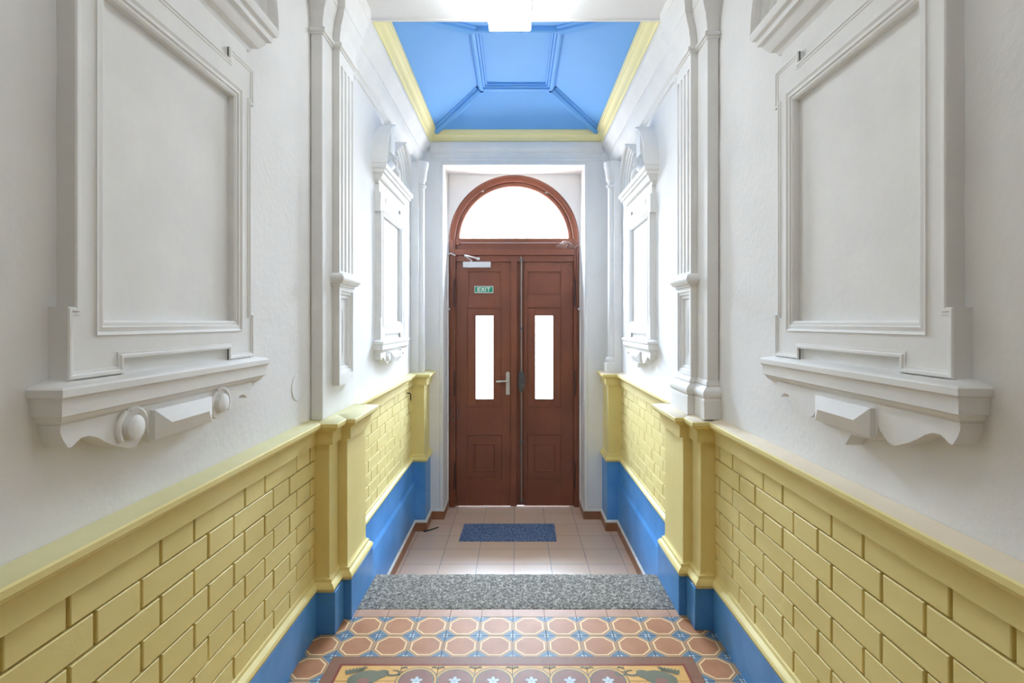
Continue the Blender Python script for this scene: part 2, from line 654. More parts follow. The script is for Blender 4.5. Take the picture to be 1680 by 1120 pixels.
# ---------------------------------------------------------------- end wall, reveal
b = MB()
zt = 3.75
b.box(-1.2, OP_L, D_END, 6.15, Z_FAR - 0.2, zt)
b.box(OP_R, 1.2, D_END, 6.15, Z_FAR - 0.2, zt)
b.box(OP_L, OP_R, D_END, 6.15, OP_TOP, zt)
# spandrels round the arch
AX, AZ, AR = -0.025, 2.489, 0.722
arcp = [(AX + AR * math.cos(PI * k / 32), AZ + AR * math.sin(PI * k / 32)) for k in range(33)]
for k in range(32):
    (x0, z0), (x1, z1) = arcp[k], arcp[k + 1]
    for y in (D_DOOR - 0.045,):
        b.poly([(x0, y, z0), (x1, y, z1), (x1, y, OP_TOP), (x0, y, OP_TOP)])
    b.poly([(x0, D_DOOR - 0.045, z0), (x1, D_DOOR - 0.045, z1), (x1, 6.1, z1), (x0, 6.1, z0)])
for xa, xb in ((OP_L, AX - AR), (AX + AR, OP_R)):
    b.poly([(xa, D_DOOR - 0.045, Z_FAR), (xb, D_DOOR - 0.045, Z_FAR), (xb, D_DOOR - 0.045, OP_TOP), (xa, D_DOOR - 0.045, OP_TOP)])
struct(b.build('wall_front', 'plaster', smooth=40))
# raised border round the opening and bands over it
b = MB()
b.sweep([(OP_R, Z_FAR + 0.1), (OP_R, OP_TOP), (OP_L, OP_TOP), (OP_L, Z_FAR + 0.1)],
        [(-0.034, D_END), (-0.034, D_END - 0.006), (-0.03, D_END - 0.009), (-0.006, D_END - 0.009), (0.0, D_END - 0.004), (0.002, D_END + 0.05)])
b.v = [(p[0], p[2], p[1]) for p in b.v]
struct(b.build('trim_19', 'stucco'))
b = MB()
b.sweep([(0.895, D_END), (-0.895, D_END)],
        [(-0.003, 3.262), (0.006, 3.266), (0.006, 3.285), (0.002, 3.289), (0.002, 3.335), (0.01, 3.34), (0.01, 3.36), (0.018, 3.368), (0.024, 3.39), (0.03, 3.41),
         (0.03, CEIL + 0.003)])
struct(b.build('trim_20', 'stucco'))

# ---------------------------------------------------------------- back wall with the courtyard opening
b = MB()
b.box(-1.3, 1.3, D_BACK - 0.2, D_BACK, -0.2, 3.75)
struct(b.build('wall_back', 'plaster'))

# ---------------------------------------------------------------- ceilings
b = MB()
b.box(-1.3, 1.3, D_BACK - 0.2, 2.56, 3.6, 3.75)
struct(b.build('ceiling', 'ceiling'))
b = MB()
b.box(-1.1, 1.1, 2.56, 3.29, CEIL, 3.75)
b.box(-1.1, 1.1, 3.27, 3.292, CEIL - 0.006, CEIL + 0.02)
struct(b.build('trim_21', 'ceiling', bevel=0.004))
b = MB()     # flat margin between cornice and coffer
b.poly([(-1.1, 3.28, CEIL + 0.003), (-0.89, 3.28, CEIL + 0.003), (-0.89, D_END, CEIL + 0.003), (-1.1, D_END, CEIL + 0.003)])
b.poly([(1.1, 3.28, CEIL + 0.003), (0.89, 3.28, CEIL + 0.003), (0.89, D_END, CEIL + 0.003), (1.1, D_END, CEIL + 0.003)])
struct(b.build('trim_22', 'ceiling'))
# yellow coffer moulding
b = MB()
CZ = 3.56
b.sweep([(-0.893, 3.292), (0.893, 3.292), (0.893, D_END - 0.0), (-0.893, D_END - 0.0)],
        [(0, CEIL), (0.006, CEIL - 0.002), (0.012, CEIL + 0.008), (0.018, CEIL + 0.012), (0.022, CEIL + 0.03), (0.034, CEIL + 0.052), (0.05, CEIL + 0.066),
         (0.056, CEIL + 0.07), (0.058, CEIL + 0.082), (0.068, CEIL + 0.088), (0.074, CZ - 0.004), (0.074, CZ + 0.004), (0.04, CZ + 0.01)], closed=True)
struct(b.build('trim_23', 'cream', smooth=20))
# blue coffer
b = MB()
ox, oy0, oy1 = 0.845, 3.32, 5.49
ix, iy0, iy1, iz = 0.2946, 3.912, 4.835, 3.746
O = [(-ox, oy0, CZ), (ox, oy0, CZ), (ox, oy1, CZ), (-ox, oy1, CZ)]
I = [(-ix, iy0, iz), (ix, iy0, iz), (ix, iy1, iz), (-ix, iy1, iz)]
for k in range(4):
    b.poly([O[k], O[(k + 1) % 4], I[(k + 1) % 4], I[k]])
b.poly(I)
b.poly([(p[0] * 1.2, p[1] + (0.1 if p[1] > 4.4 else -0.04), 3.80) for p in O])
struct(b.build('ceiling.001', 'blue_ceil', smooth=0))
# coffer ribs
b = MB()
rp = [(-0.03, 0.01), (-0.03, -0.014), (-0.018, -0.018), (-0.014, -0.014), (-0.012, -0.028), (0.002, -0.032), (0.006, -0.028), (0.010, -0.044), (0.03, -0.05), (0.046, -0.044), (0.052, -0.02), (0.06, 0.02)]
b.sweep([(-ix, iy0), (-ix, iy1), (ix, iy1), (ix, iy0)], [(o_, iz + h) for o_, h in rp], closed=True)
for k in range(4):
    A, B = Vector(I[k]), Vector(O[k])
    A = A + (B - A) * 0.06
    B = A + (B - A) * 0.965
    t = (B - A).normalized()
    sd = t.cross(Vector((0, 0, 1))).normalized()
    dn = sd.cross(t)
    if dn.z > 0:
        dn = -dn
    cs = [(-0.056, -0.02), (-0.054, 0.020), (-0.038, 0.028), (-0.034, 0.020), (-0.028, 0.040), (0.0, 0.056), (0.028, 0.040), (0.034, 0.020), (0.038, 0.028), (0.054, 0.020), (0.056, -0.02)]
    r0 = [b.pt(*(A + sd * x + dn * y)) for x, y in cs]
    r1 = [b.pt(*(B + sd * x + dn * y)) for x, y in cs]
    for j in range(len(cs) - 1):
        b.face((r0[j], r0[j + 1], r1[j + 1], r1[j]))
struct(b.build('trim_24', 'blue_ceil', smooth=25, merge=False))

# ================================================================ FLOORS
T = 0.17
X0 = -0.0175
DR = 2.861
b = MB()
b.box(-1.2, 1.2, D_BACK - 0.2, 2.94, -0.15, -0.004)
struct(b.build('floor', 'grout_dark'))

tm = ['t_centre', 't_line', 't_brown', 't_blue', 't_pale', 't_band', 't_red', 't_ochre', 't_grey', 't_mauve', 't_plain']
IX = {n: i for i, n in enumerate(tm)}
fb = MB()


def lim(x):
    return max(-1.03, min(1.03, x))


def fpoly(pts, m, z):
    # clip to the corridor width (Sutherland-Hodgman on the two walls)
    for sg in (1, -1):
        out = []
        for k in range(len(pts)):
            p, q = pts[k], pts[(k + 1) % len(pts)]
            ip, iq = p[0] * sg <= 1.02, q[0] * sg <= 1.02
            if ip:
                out.append(p)
            if ip != iq:
                t = (1.02 * sg - p[0]) / (q[0] - p[0])
                out.append((1.02 * sg, p[1] + (q[1] - p[1]) * t))
        pts = out
        if len(pts) < 3:
            return
    fb.cur = IX[m]
    fb.poly([(p[0], p[1], z) for p in pts])


def octo(cx, cy, r, k=0.586):
    c = r * (1 - k)
    return [(cx - r, cy - c), (cx - c, cy - r), (cx + c, cy - r), (cx + r, cy - c), (cx + r, cy + c), (cx + c, cy + r), (cx - c, cy + r), (cx - r, cy + c)]


def slab(x0, x1, y0, y1, m, z=0.0):
    g = 0.0012
    fb.cur = IX[m]
    a, c = x0 + g, x1 - g
    a, c = max(a, -1.02), min(c, 1.02)
    if c - a < 0.005:
        return
    fpoly([(a, y0 + g), (c, y0 + g), (c, y1 - g), (a, y1 - g)], m, z)
    fb.cur = IX['t_band']
    fb.box(a, c, y0 + g, y1 - g, -0.008, z - 0.0006)


def oct_tile(x0, y0):
    dz = random.uniform(0, 0.0008)
    slab(x0, x0 + T, y0, y0 + T, 't_blue', dz)
    cx, cy = x0 + T / 2, y0 + T / 2
    h = T / 2 - 0.0016
    fpoly(octo(cx, cy, h), 't_line', dz + 0.0002)
    fpoly(octo(cx, cy, h * 0.98), 't_brown', dz + 0.0003)
    fpoly(octo(cx, cy, h * 0.885), 't_line', dz + 0.0004)
    fpoly(octo(cx, cy, h * 0.79), 't_centre', dz + 0.0005)
    for sx in (-1, 1):
        for sy in (-1, 1):
            ex, ey = cx + sx * h * 0.93, cy + sy * h * 0.93
            r = 0.008
            fpoly([(ex, ey - r), (ex + r * .35, ey), (ex, ey + r), (ex - r * .35, ey)], 't_pale', dz + 0.0003)
            fpoly([(ex - r, ey), (ex, ey - r * .35), (ex + r, ey), (ex, ey + r * .35)], 't_pale', dz + 0.0004)


def ribbon(pts, w0, w1, m, z):
    n = len(pts)
    for k in range(n - 1):
        (xa, ya), (xb, yb) = pts[k], pts[k + 1]
        dx, dy = xb - xa, yb - ya
        l = math.hypot(dx, dy) or 1
        nx, ny = -dy / l, dx / l
        wa = w0 + (w1 - w0) * k / (n - 1)
        wb = w0 + (w1 - w0) * (k + 1) / (n - 1)
        fpoly([(xa + nx * wa, ya + ny * wa), (xb + nx * wb, yb + ny * wb), (xb - nx * wb, yb - ny * wb), (xa - nx * wa, ya - ny * wa)], m, z)


def blob(cx, cy, rx, ry, m, z, n=14, a=0.0):
    fpoly([(cx + rx * math.cos(2 * PI * k / n) * math.cos(a) - ry * math.sin(2 * PI * k / n) * math.sin(a),
            cy + rx * math.cos(2 * PI * k / n) * math.sin(a) + ry * math.sin(2 * PI * k / n) * math.cos(a)) for k in range(n)], m, z)


XL, XR = X0 - 5 * T, X0 + 5 * T
# plain strip before the step
for k in range(-6, 7):
    slab(X0 + k * T, X0 + (k + 1) * T, DR, 2.937, 't_plain', random.uniform(0, 0.001))
DB = DR - 2 * T                      # front line of the border carpet
for k in range(-7, 7):
    for r in range(2):
        oct_tile(X0 + k * T, DR - (r + 1) * T)
nrow = 28
for r in range(2, nrow):
    y = DR - (r + 1) * T
    for k in (-7, -6, 5, 6):
        oct_tile(X0 + k * T, y)
    for k in range(-5, 5):
        x = X0 + k * T
        edge = min(k + 5, 4 - k)
        if r == 2 or edge == 0:
            slab(x, x + T, y, y + T, 't_ochre')
        elif r == 3 or edge == 1:
            slab(x, x + T, y, y + T, 't_ochre')
        else:
            slab(x, x + T, y, y + T, 't_mauve' if (r + k) % 2 else 't_centre')
            blob(x + T / 2, y + T / 2, T * .36, T * .36, 't_line', 0.0004, 8, PI / 8)
            blob(x + T / 2, y + T / 2, T * .28, T * .28, 't_grey', 0.0006, 8, PI / 8)
            blob(x + T / 2, y + T / 2, T * .12, T * .12, 't_pale', 0.0008, 4)
yb = DR - nrow * T
# band and red line of the carpet
bw, rw = 0.052, 0.012
for (a0, a1, m, z) in ((0, bw, 't_band', 0.0006), (bw, bw + rw, 't_red', 0.0007)):
    fpoly([(XL + a0, DB - a0), (XR - a0, DB - a0), (XR - a1, DB - a1), (XL + a1, DB - a1)], m, z)
    fpoly([(XL + a0, DB - a0), (XL + a1, DB - a1), (XL + a1, yb), (XL + a0, yb)], m, z)
    fpoly([(XR - a0, DB - a0), (XR - a1, DB - a1), (XR - a1, yb), (XR - a0, yb)], m, z)
# arcades on the border tiles
for k in range(-3, 3):
    cx, cy = X0 + (k + 0.5) * T, DB - T
    for (r, m, z) in ((0.094, 't_grey', 0.0009), (0.089, 't_ochre', 0.001), (0.08, 't_grey', 0.0011), (0.074, 't_mauve', 0.0012)):
        fpoly([(cx + r * math.cos(2 * PI * j / 28), cy + r * math.sin(2 * PI * j / 28)) for j in range(28)], m, z + (0.0004 if k % 2 else 0))
    for a in range(5):
        t = PI / 2 + a * 2 * PI / 5
        blob(cx + 0.015 * math.cos(t), cy + 0.015 * math.sin(t), 0.013, 0.008, 't_pale', 0.0018, 10, t)
    for sg in (-1, 1):
        sp = [(cx + sg * (0.085 - 0.028 * math.cos(u_)) , cy + 0.085 + 0.012 * math.sin(u_ * 2)) for u_ in [j * 0.22 for j in range(8)]]
        ribbon(sp, 0.003, 0.005, 't_grey', 0.0013)
# corner acanthus
for sg, cx in ((1, XL + 0.15), (-1, XR - 0.15)):
    cy = DB - 0.15
    blob(cx + sg * 0.04, cy + 0.0, 0.075, 0.05, 't_grey', 0.0010, 16, sg * 0.3)
    blob(cx + sg * 0.10, cy + 0.022, 0.045, 0.028, 't_grey', 0.0011, 16, sg * 0.5)
    blob(cx + sg * 0.04, cy - 0.02, 0.028, 0.02, 't_mauve', 0.0012)
    for j in range(7):
        t = 0.15 + j * 0.22
        blob(cx - sg * 0.05 + sg * j * 0.012, cy + 0.038 + j * 0.004, 0.02, 0.007, 't_grey', 0.0012, 10, sg * (2.0 - j * 0.18))
    sp = [(cx + sg * (0.16 + 0.03 * math.cos(t)), cy + 0.035 + 0.018 * math.sin(t)) for t in [2.6 + j * 0.6 for j in range(10)]]
    ribbon(sp, 0.008, 0.003, 't_grey', 0.0012)
    sp = [(cx + sg * (0.21 + 0.022 * math.cos(t)), cy + 0.03 + 0.016 * math.sin(t)) for t in [0.4 - j * 0.6 for j in range(9)]]
    ribbon(sp, 0.006, 0.002, 't_grey', 0.0013)
o = fb.build('patterned_floor_tiles', tm, smooth=0, merge=False)
o.name = 'floor.001'
struct(o)

# lower floor and the hidden lower step
b = MB()
b.box(-1.2, 1.2, 3.30, 6.15, Z_FAR - 0.2, Z_FAR)
b.box(-1.2, 1.2, 6.15, 8.5, Z_FAR - 0.2, Z_FAR)
struct(b.build('floor.002', 'floor_tiles', smooth=0))
b = MB()
b.box(-1.05, 1.05, 3.0, 3.70, Z_FAR - 0.02, -0.235)
struct(b.build('trim_25', 'granite', bevel=0.006))

# granite step
b = MB()
nx, ny = 46, 12
g = []
for j in range(ny + 1):
    row = []
    for i in range(nx + 1):
        x = -0.8785 + 1.757 * i / nx
        y = 2.943 + (3.345 - 2.943) * j / ny
        z = 0.004 + random.uniform(-0.0016, 0.0016)
        if j == 0:
            y += random.uniform(-0.003, 0.003)
            z -= 0.005
        if j == ny:
            y += random.uniform(-0.003, 0.003)
            z -= 0.004
        row.append(b.pt(x, y, z))
    g.append(row)
for j in range(ny):
    for i in range(nx):
        b.face((g[j][i], g[j][i + 1], g[j + 1][i + 1], g[j + 1][i]))
lo0 = [b.pt(-0.8785 + 1.757 * i / nx, 2.943, -0.235) for i in range(nx + 1)]
lo1 = [b.pt(-0.8785 + 1.757 * i / nx, 3.345, -0.235) for i in range(nx + 1)]
for i in range(nx):
    b.face((g[0][i], g[0][i + 1], lo0[i + 1], lo0[i]))
    b.face((g[ny][i], g[ny][i + 1], lo1[i + 1], lo1[i]))
b.face([g[j][0] for j in range(ny + 1)] + [lo1[0], lo0[0]])
b.face([g[j][nx] for j in range(ny + 1)] + [lo1[nx], lo0[nx]])
o = b.build('granite_step', 'granite', smooth=50)
tag(o, 'rough grey granite step between the patterned tiles and the beige tiles', 'step')

# tiled skirting of the lower floor
for s, side, opx in ((-1, 'left', -OP_L), (1, 'right', OP_R)):
    b = MB(side_map(s))
    path = [(0.998, 3.5), (0.998, DC - 0.015), (0.888, DC - 0.015), (0.888, D_END), (opx, D_END), (opx, D_DOOR - 0.045)]
    sk = [(0.012, Z_FAR), (0.012, Z_FAR + 0.082), (0.010, Z_FAR + 0.085), (0, Z_FAR + 0.085)]
    b.sweep(path, sk)
    struct(b.build('baseboard_%s.001' % side, 'terracotta'))
    b = MB(side_map(s))
    b.sweep(path, [(0.012, Z_FAR + 0.083), (0.014, Z_FAR + 0.090), (0.006, Z_FAR + 0.102), (-0.002, Z_FAR + 0.108), (-0.012, Z_FAR + 0.11)])
    struct(b.build('baseboard_%s.002' % side, 'grout'))

# ================================================================ LOWER PILASTERS
pl = {(-1, 1): ('narrow yellow and blue wainscot pilaster left of the step, standing nearer the camera', None),
      (-1, 2): ('broad smooth yellow wainscot pier on the left, its blue foot against the granite step', None),
      (1, 1): ('narrow yellow and blue wainscot pilaster right of the step, standing nearer the camera', None),
      (1, 2): ('broad smooth yellow wainscot pier on the right, its blue foot against the granite step', None),
      (-1, 3): ('yellow corner post over a blue foot, left of the brown door', None),
      (1, 3): ('yellow corner post over a blue foot, right of the brown door', None)}
for s, side in SIDES:
    mp = side_map(s)

    def pil(k, q, d0, d1, rng, bq, bd0, bd1, zb):
        t = thing('wainscot_pilaster', pl[(s, k)][0], 'pilaster', (s * q, (d0 + d1) / 2, zb), 'yellow pilasters of the wainscot')
        b = MB(mp)
        b.box(q, 1.042, d0, d1, ZB, 1.06)
        b.build('shaft', 'yellow', t, bevel=0.004)
        b = MB(mp)
        b.sweep(wpath, rail_prof, rng=rng, sm={0: 1, 1: 1})
        b.cur = 1
        # flat top behind the moulding
        b.poly([(q, d0, 1.0895), (1.043, d0, 1.0895), (1.043, d1, 1.0895), (q, d1, 1.0895)])
        b.build('capital', ['yellow', RT[s]], t, smooth=25)
        b = MB(mp)
        b.sweep(wpath, base_prof, rng=rng)
        b.build('base_moulding', 'yellow', t, smooth=35)
        b = MB(mp)
        b.box(bq, 1.042, bd0, bd1, zb, ZB)
        b.build('plinth', 'blue', t, bevel=0.004)['label'] = 'blue painted plinth'
        return t

    pil(1, SH1, D1, D2 - 0.001, (1, 3), BL1, BLD1, BLD2 - 0.001, -0.002)
    pil(2, SH2, D2, D3, (3, 6), BL2, BLD2, BLD3, -0.002)
    t = pil(3, SHC, DC, D_END - 0.002, (7, 9), 0.893, DC - 0.012, D_END - 0.002, Z_FAR)

# ================================================================ UPPER PILASTERS
UA, UB = 0.984, 0.947
UD0, UD1, UD2, UD3 = 2.70, 2.85, 3.10, 3.22
upath = [(WALL, UD0), (UA, UD0), (UA, UD1), (UB, UD1), (UB, UD2), (UA, UD2), (UA, UD3), (WALL, UD3)]
for s, side in SIDES:
    mp = side_map(s)
    has_base = s > 0
    t = thing('fluted_wall_pilaster',
              'white fluted pilaster on the left wall, its foot cut off plain above the rail' if s < 0 else
              'white fluted pilaster on the right wall, standing on moulded bases', 'pilaster', (s * UA, 2.95, 1.09), 'white fluted pilasters flanking the passage')
    b = MB(mp)
    b.box(UA, WALL - 0.002, UD0, UD3, 1.088, 3.10)
    b.build('backing_strip', 'stucco', t, bevel=0.004)
    # fluted shaft
    b = MB(mp)
    z0, z1 = 1.862, 2.972
    cs = [(UA + 0.005, UD1), (UB, UD1)]
    cen = [UD1 + 0.04 + 0.06 * k for k in range(4)]
    for c_ in cen:
        for a in range(9):
            th = PI * a / 8
            cs.append((UB + 0.017 * math.sin(th), c_ - 0.017 * math.cos(th)))
    cs += [(UB, UD2), (UA + 0.005, UD2)]
    r0 = [b.pt(q, d, z0) for q, d in cs]
    r1 = [b.pt(q, d, z1) for q, d in cs]
    for j in range(len(cs) - 1):
        b.face((r0[j], r0[j + 1], r1[j + 1], r1[j]))
    b.box(UB, UA + 0.005, UD1, UD2, 1.84, z0)
    b.box(UB, UA + 0.005, UD1, UD2, z1, 3.10)
    b.build('fluted_shaft', 'stucco', t, smooth=35, merge=False)
    # moulded ring between shaft and pedestal
    b = MB(mp)
    ring = [(-0.005, 1.775), (0.006, 1.778), (0.008, 1.79), (0.02, 1.793)]
    ring += [(0.012 + 0.022 * math.cos(a), 1.82 + 0.022 * math.sin(a)) for a in [-1.0 + 0.3 * k for k in range(8)]]
    ring += [(0.004, 1.85), (-0.005, 1.852)]
    b.sweep([(UA + 0.04, UD1), (UB, UD1), (UB, UD2), (UA + 0.04, UD2)], ring)
    b.build('ring_moulding', 'stucco', t, smooth=30)
    # pedestal with sunk panel
    zb = 1.245 if not has_base else 1.10
    b = MB(mp)
    p0, p1, pz0, pz1 = UD1 + 0.026, UD2 - 0.016, 1.30, 1.755
    b.box(UB, UA + 0.005, UD1, p0, zb, 1.78)
    b.box(UB, UA + 0.005, p1, UD2, zb, 1.78)
    b.box(UB, UA + 0.005, p0, p1, zb, pz0)
    b.box(UB, UA + 0.005, p0, p1, pz1, 1.78)
    b.build('pedestal', 'stucco', t, smooth=0)
    b = MB(mp)
    b.sweep([(p0, pz0), (p1, pz0), (p1, pz1), (p0, pz1)], [(0, UB + 0.006), (0.016, UB + 0.008), (0.02, UB + 0.016), (0.036, UB + 0.018), (0.04, UB + 0.028), (0.052, UB + 0.028), (0.1, UB + 0.028)],
            closed=True, order='hab')
    b.build('sunk_panel', 'stucco', t, smooth=20)
    # capital and entablature block
    b = MB(mp)
    cap = [(-0.01, 3.045), (0.006, 3.046), (0.008, 3.054)]
    cap += [(0.008 + 0.012 * math.cos(a), 3.066 + 0.012 * math.sin(a)) for a in [-1.2 + 0.4 * k for k in range(7)]]
    cap += [(0.002, 3.086), (0.004, 3.12), (0.012, 3.15), (0.012, 3.165), (0.022, 3.185), (0.034, 3.215), (0.04, 3.24), (0.046, 3.245), (0.046, 3.275),
            (0.05, 3.30), (0.066, 3.345), (0.072, 3.37), (0.078, 3.375), (0.078, CEIL + 0.003)]
    b.sweep(upath, cap)
    b.box(UA, WALL - 0.002, UD0, UD3, 3.06, CEIL)
    b.box(UB, UA, UD1, UD2, 3.06, CEIL)
    b.build('capital', 'stucco', t, smooth=30)
    if has_base:
        b = MB(mp)
        bp_ = [(0.0, 1.285), (0.008, 1.275), (0.01, 1.262), (0.006, 1.256), (0.014, 1.25)]
        bp_ += [(0.014 + 0.02 * math.cos(a), 1.218 + 0.027 * math.sin(a)) for a in [1.3 - 0.35 * k for k in range(8)]]
        bp_ += [(0.026, 1.185), (0.026, 1.18), (0.026, 1.088)]
        b.sweep(upath, bp_)
        b.build('base_moulding', 'stucco', t, smooth=30)

# corner colonettes over the rail
for s, side in SIDES:
    t = thing('corner_colonette', 'slim round white colonette in the %s corner by the door' % side +
              (', without a base' if s < 0 else ', on a moulded base'), 'column', (s * 0.955, 5.33, 1.09), 'corner colonettes')
    b = MB(side_map(s))
    b.box(0.965, WALL - 0.002, 5.25, D_END, 1.092, 3.17)
    b.build('backing_strip', 'stucco', t)
    b = MB(side_map(s))
    b.lathe([(0.043, 1.092), (0.042, 2.93)], 0.958, 5.32, 20)
    b.build('shaft', 'stucco', t, smooth=50)
    b = MB(side_map(s))
    b.lathe([(0.042, 2.92), (0.056, 2.93), (0.058, 2.945), (0.045, 2.955), (0.045, 2.98), (0.06, 3.0), (0.062, 3.04), (0.07, 3.09), (0.08, 3.13), (0.084, 3.175)], 0.958, 5.32, 20)
    b.build('capital', 'stucco', t, smooth=40)
    if s > 0:
        b = MB(side_map(s))
        b.lathe([(0.044, 1.28), (0.05, 1.26), (0.046, 1.245), (0.06, 1.23), (0.068, 1.21), (0.062, 1.185), (0.07, 1.18)], 0.958, 5.32, 20)
        b.box(0.888, 1.038, 5.244, 5.40, 1.092, 1.18)
        b.build('base_moulding', 'stucco', t, smooth=40)

# ================================================================ BLIND WINDOW SURROUNDS
def surround(s, dc, label, discs, full):
    t = thing('blind_window_surround', label, 'wall ornament', (s * WALL, dc, 1.44), 'white stucco blind window surrounds')
    mp = lambda p, u, z: (s * (WALL - p), dc + u, z)
    # board with the opening
    b = MB(mp)
    B = 0.029
    ri, z0, z1 = 0.30, 1.59, 2.394
    g = 0.006
    b.box(-0.01, B, -0.398, -ri - g, 1.40, 2.66)
    b.box(-0.01, B, ri + g, 0.398, 1.40, 2.66)
    b.box(-0.01, B, -ri - g, ri + g, 1.40, z0 - g)
    b.box(-0.01, B, -ri - g, ri + g, z1 + g, 2.66)
    b.build('board', 'stucco', t, smooth=0)
    # eared frame laid on the board
    b = MB(mp)
    F = 0.041
    fi = 0.335
    for sg in (-1, 1):
        u0, u1 = sorted((sg * fi, sg * 0.3992))
        b.box(B - 0.002, F, u0, u1, 1.455, 2.547)
        u0, u1 = sorted((sg * 0.3992, sg * 0.4192))
        b.box(-0.005, F, u0, u1, 1.45, 1.62)
        b.box(-0.005, F, u0, u1, 2.405, 2.547)
        u0, u1 = sorted((sg * 0.25, sg * fi))
        b.box(B - 0.002, F, u0, u1, 1.455, z0 - 0.035)
        b.box(B - 0.002, F, u0, u1, z1 + 0.035, 2.547)
    b.box(B - 0.002, F, -0.25, 0.25, 1.492, z0 - 0.035)
    b.box(B - 0.002, F, -0.25, 0.25, z1 + 0.035, 2.508)
    outl = [(-0.42, 1.455), (-0.25, 1.455), (-0.25, 1.492), (0.25, 1.492), (0.25, 1.455), (0.42, 1.455), (0.42, 1.62), (0.40, 1.62), (0.40, 2.405), (0.42, 2.405),
            (0.42, 2.547), (0.25, 2.547), (0.25, 2.508), (-0.25, 2.508), (-0.25, 2.547), (-0.42, 2.547), (-0.42, 2.405), (-0.40, 2.405), (-0.40, 1.62), (-0.42, 1.62)]
    b.sweep(outl, [(0, F - 0.004), (0, F + 0.003), (0.003, F + 0.006), (0.009, F + 0.006), (0.012, F + 0.003), (0.018, F + 0.002), (0.019, F - 0.002)], closed=True, order='hab')
    # inner moulding round the sunk panel
    b.sweep([(-ri, z0), (ri, z0), (ri, z1), (-ri, z1)], [(0.0, 0.01), (0.0, 0.032), (-0.006, 0.037), (-0.014, 0.037), (-0.017, 0.042), (-0.028, 0.040), (-0.036, 0.045), (-0.038, F - 0.001), (-0.04, F - 0.003)], closed=True, order='hab')
    b.build('frame', 'stucco', t, smooth=25, merge=False)
    b = MB(mp)
    b.box(-0.01, 0.012, -ri - 0.005, ri + 0.005, z0 - 0.005, z1 + 0.005)
    b.build('sunk_panel', 'stucco', t, smooth=0)
    # sill
    b = MB(mp)
    sill = [(0, 1.456), (0.042, 1.446), (0.05, 1.44), (0.05, 1.424), (0.044, 1.419), (0.042, 1.412), (0.042, 1.382), (0.034, 1.378), (0.03, 1.368), (0.012, 1.352), (0.01, 1.342), (0.0, 1.34), (-0.01, 1.34)]
    # path runs with the offset side away from the block
    path = [(-0.005, 0.425), (0.03, 0.425), (0.03, -0.425), (-0.005, -0.425)]
    b.sweep(path, sill)
    b.poly([(-0.005, -0.425, 1.456), (0.03, -0.425, 1.456), (0.03, 0.425, 1.456), (-0.005, 0.425, 1.456)])
    b.build('sill', 'stucco', t, bevel=0.0, smooth=25)
    # apron board with scrolled outline
    dc0 = -0.03
    half = [(0.0, 1.252), (0.06, 1.256), (0.125, 1.258), (0.135, 1.262), (0.15, 1.30), (0.158, 1.285)]
    half += [(0.205 + 0.052 * math.cos(a), 1.315 + 0.053 * math.sin(a)) for a in [PI + 0.55 + 0.3 * k for k in range(6)]]
    half += [(0.262, 1.281), (0.29, 1.296), (0.315, 1.312), (0.34, 1.322), (0.362, 1.322), (0.378, 1.314), (0.388, 1.306), (0.398, 1.308), (0.41, 1.326), (0.418, 1.345)]
    if not discs:
        half[0] = (0.0, 1.215)
        half[1] = (0.03, 1.252)
    right = [(dc0 + u, z) for u, z in half]
    left = [(dc0 - u, z) for u, z in half[1:]]
    outline = right + [(dc0 + 0.418, 1.36), (dc0 - 0.418, 1.36)] + left[::-1]
    b = MB(mp)
    n = len(outline)
    b.extrude(outline, -0.005, 0.052)
    b.build('apron', 'stucco', t, bevel=0.0, smooth=30)
    # diamond boss
    b = MB(mp)
    u0, u1, v0, v1 = dc0 - 0.135, dc0 + 0.135, 1.266, 1.347
    k0 = [b.pt(0.04, u, z) for u, z in ((u0, v0), (u1, v0), (u1, v1), (u0, v1))]
    k1 = [b.pt(0.066, u, z) for u, z in ((u0, v0), (u1, v0), (u1, v1), (u0, v1))]
    vm = (v0 + v1) / 2
    h0, h1 = b.pt(0.084, u0 + 0.045, vm), b.pt(0.084, u1 - 0.045, vm)
    for j in range(4):
        b.face((k0[j], k0[(j + 1) % 4], k1[(j + 1) % 4], k1[j]))
    b.face((k1[0], k1[1], h1, h0))
    b.face((k1[2], k1[3], h0, h1))
    b.face((k1[1], k1[2], h1))
    b.face((k1[3], k1[0], h0))
    b.build('faceted_boss', 'stucco', t, smooth=0)
    if discs:
        for sg in (-1, 1):
            cu = dc0 + sg * 0.205
            b = MB(mp)
            r0 = [b.pt(0.045, cu + 0.031 * math.cos(a), 1.315 + 0.031 * math.sin(a)) for a in [2 * PI * k / 24 for k in range(24)]]
            r1 = [b.pt(0.067, cu + 0.031 * math.cos(a), 1.315 + 0.031 * math.sin(a)) for a in [2 * PI * k / 24 for k in range(24)]]
            r2 = [b.pt(0.069, cu + 0.027 * math.cos(a), 1.315 + 0.027 * math.sin(a)) for a in [2 * PI * k / 24 for k in range(24)]]
            ce = b.pt(0.071, cu, 1.315)
            for j in range(24):
                e = (j + 1) % 24
                b.face((r0[j], r0[e], r1[e], r1[j]))
                b.face((r1[j], r1[e], r2[e], r2[j]))
                b.face((r2[j], r2[e], ce))
            # scroll band sweeping round the disc
            pts = [(cu + 0.05 * math.cos(a) * 1.0, 1.315 + 0.05 * math.sin(a)) for a in [(-0.6 + 0.28 * k) for k in range(15)]]
            pts = [(dc0 + sg * (u - cu + 0.205), z) if sg > 0 else (2 * cu - u, z) for u, z in pts]
            b.tube([(0.054, u, z) for u, z in pts], [0.0075] * 14 + [0.003], 8)
            b.build('scroll', 'stucco', t, smooth=35)
    # cornice on top
    b = MB(mp)
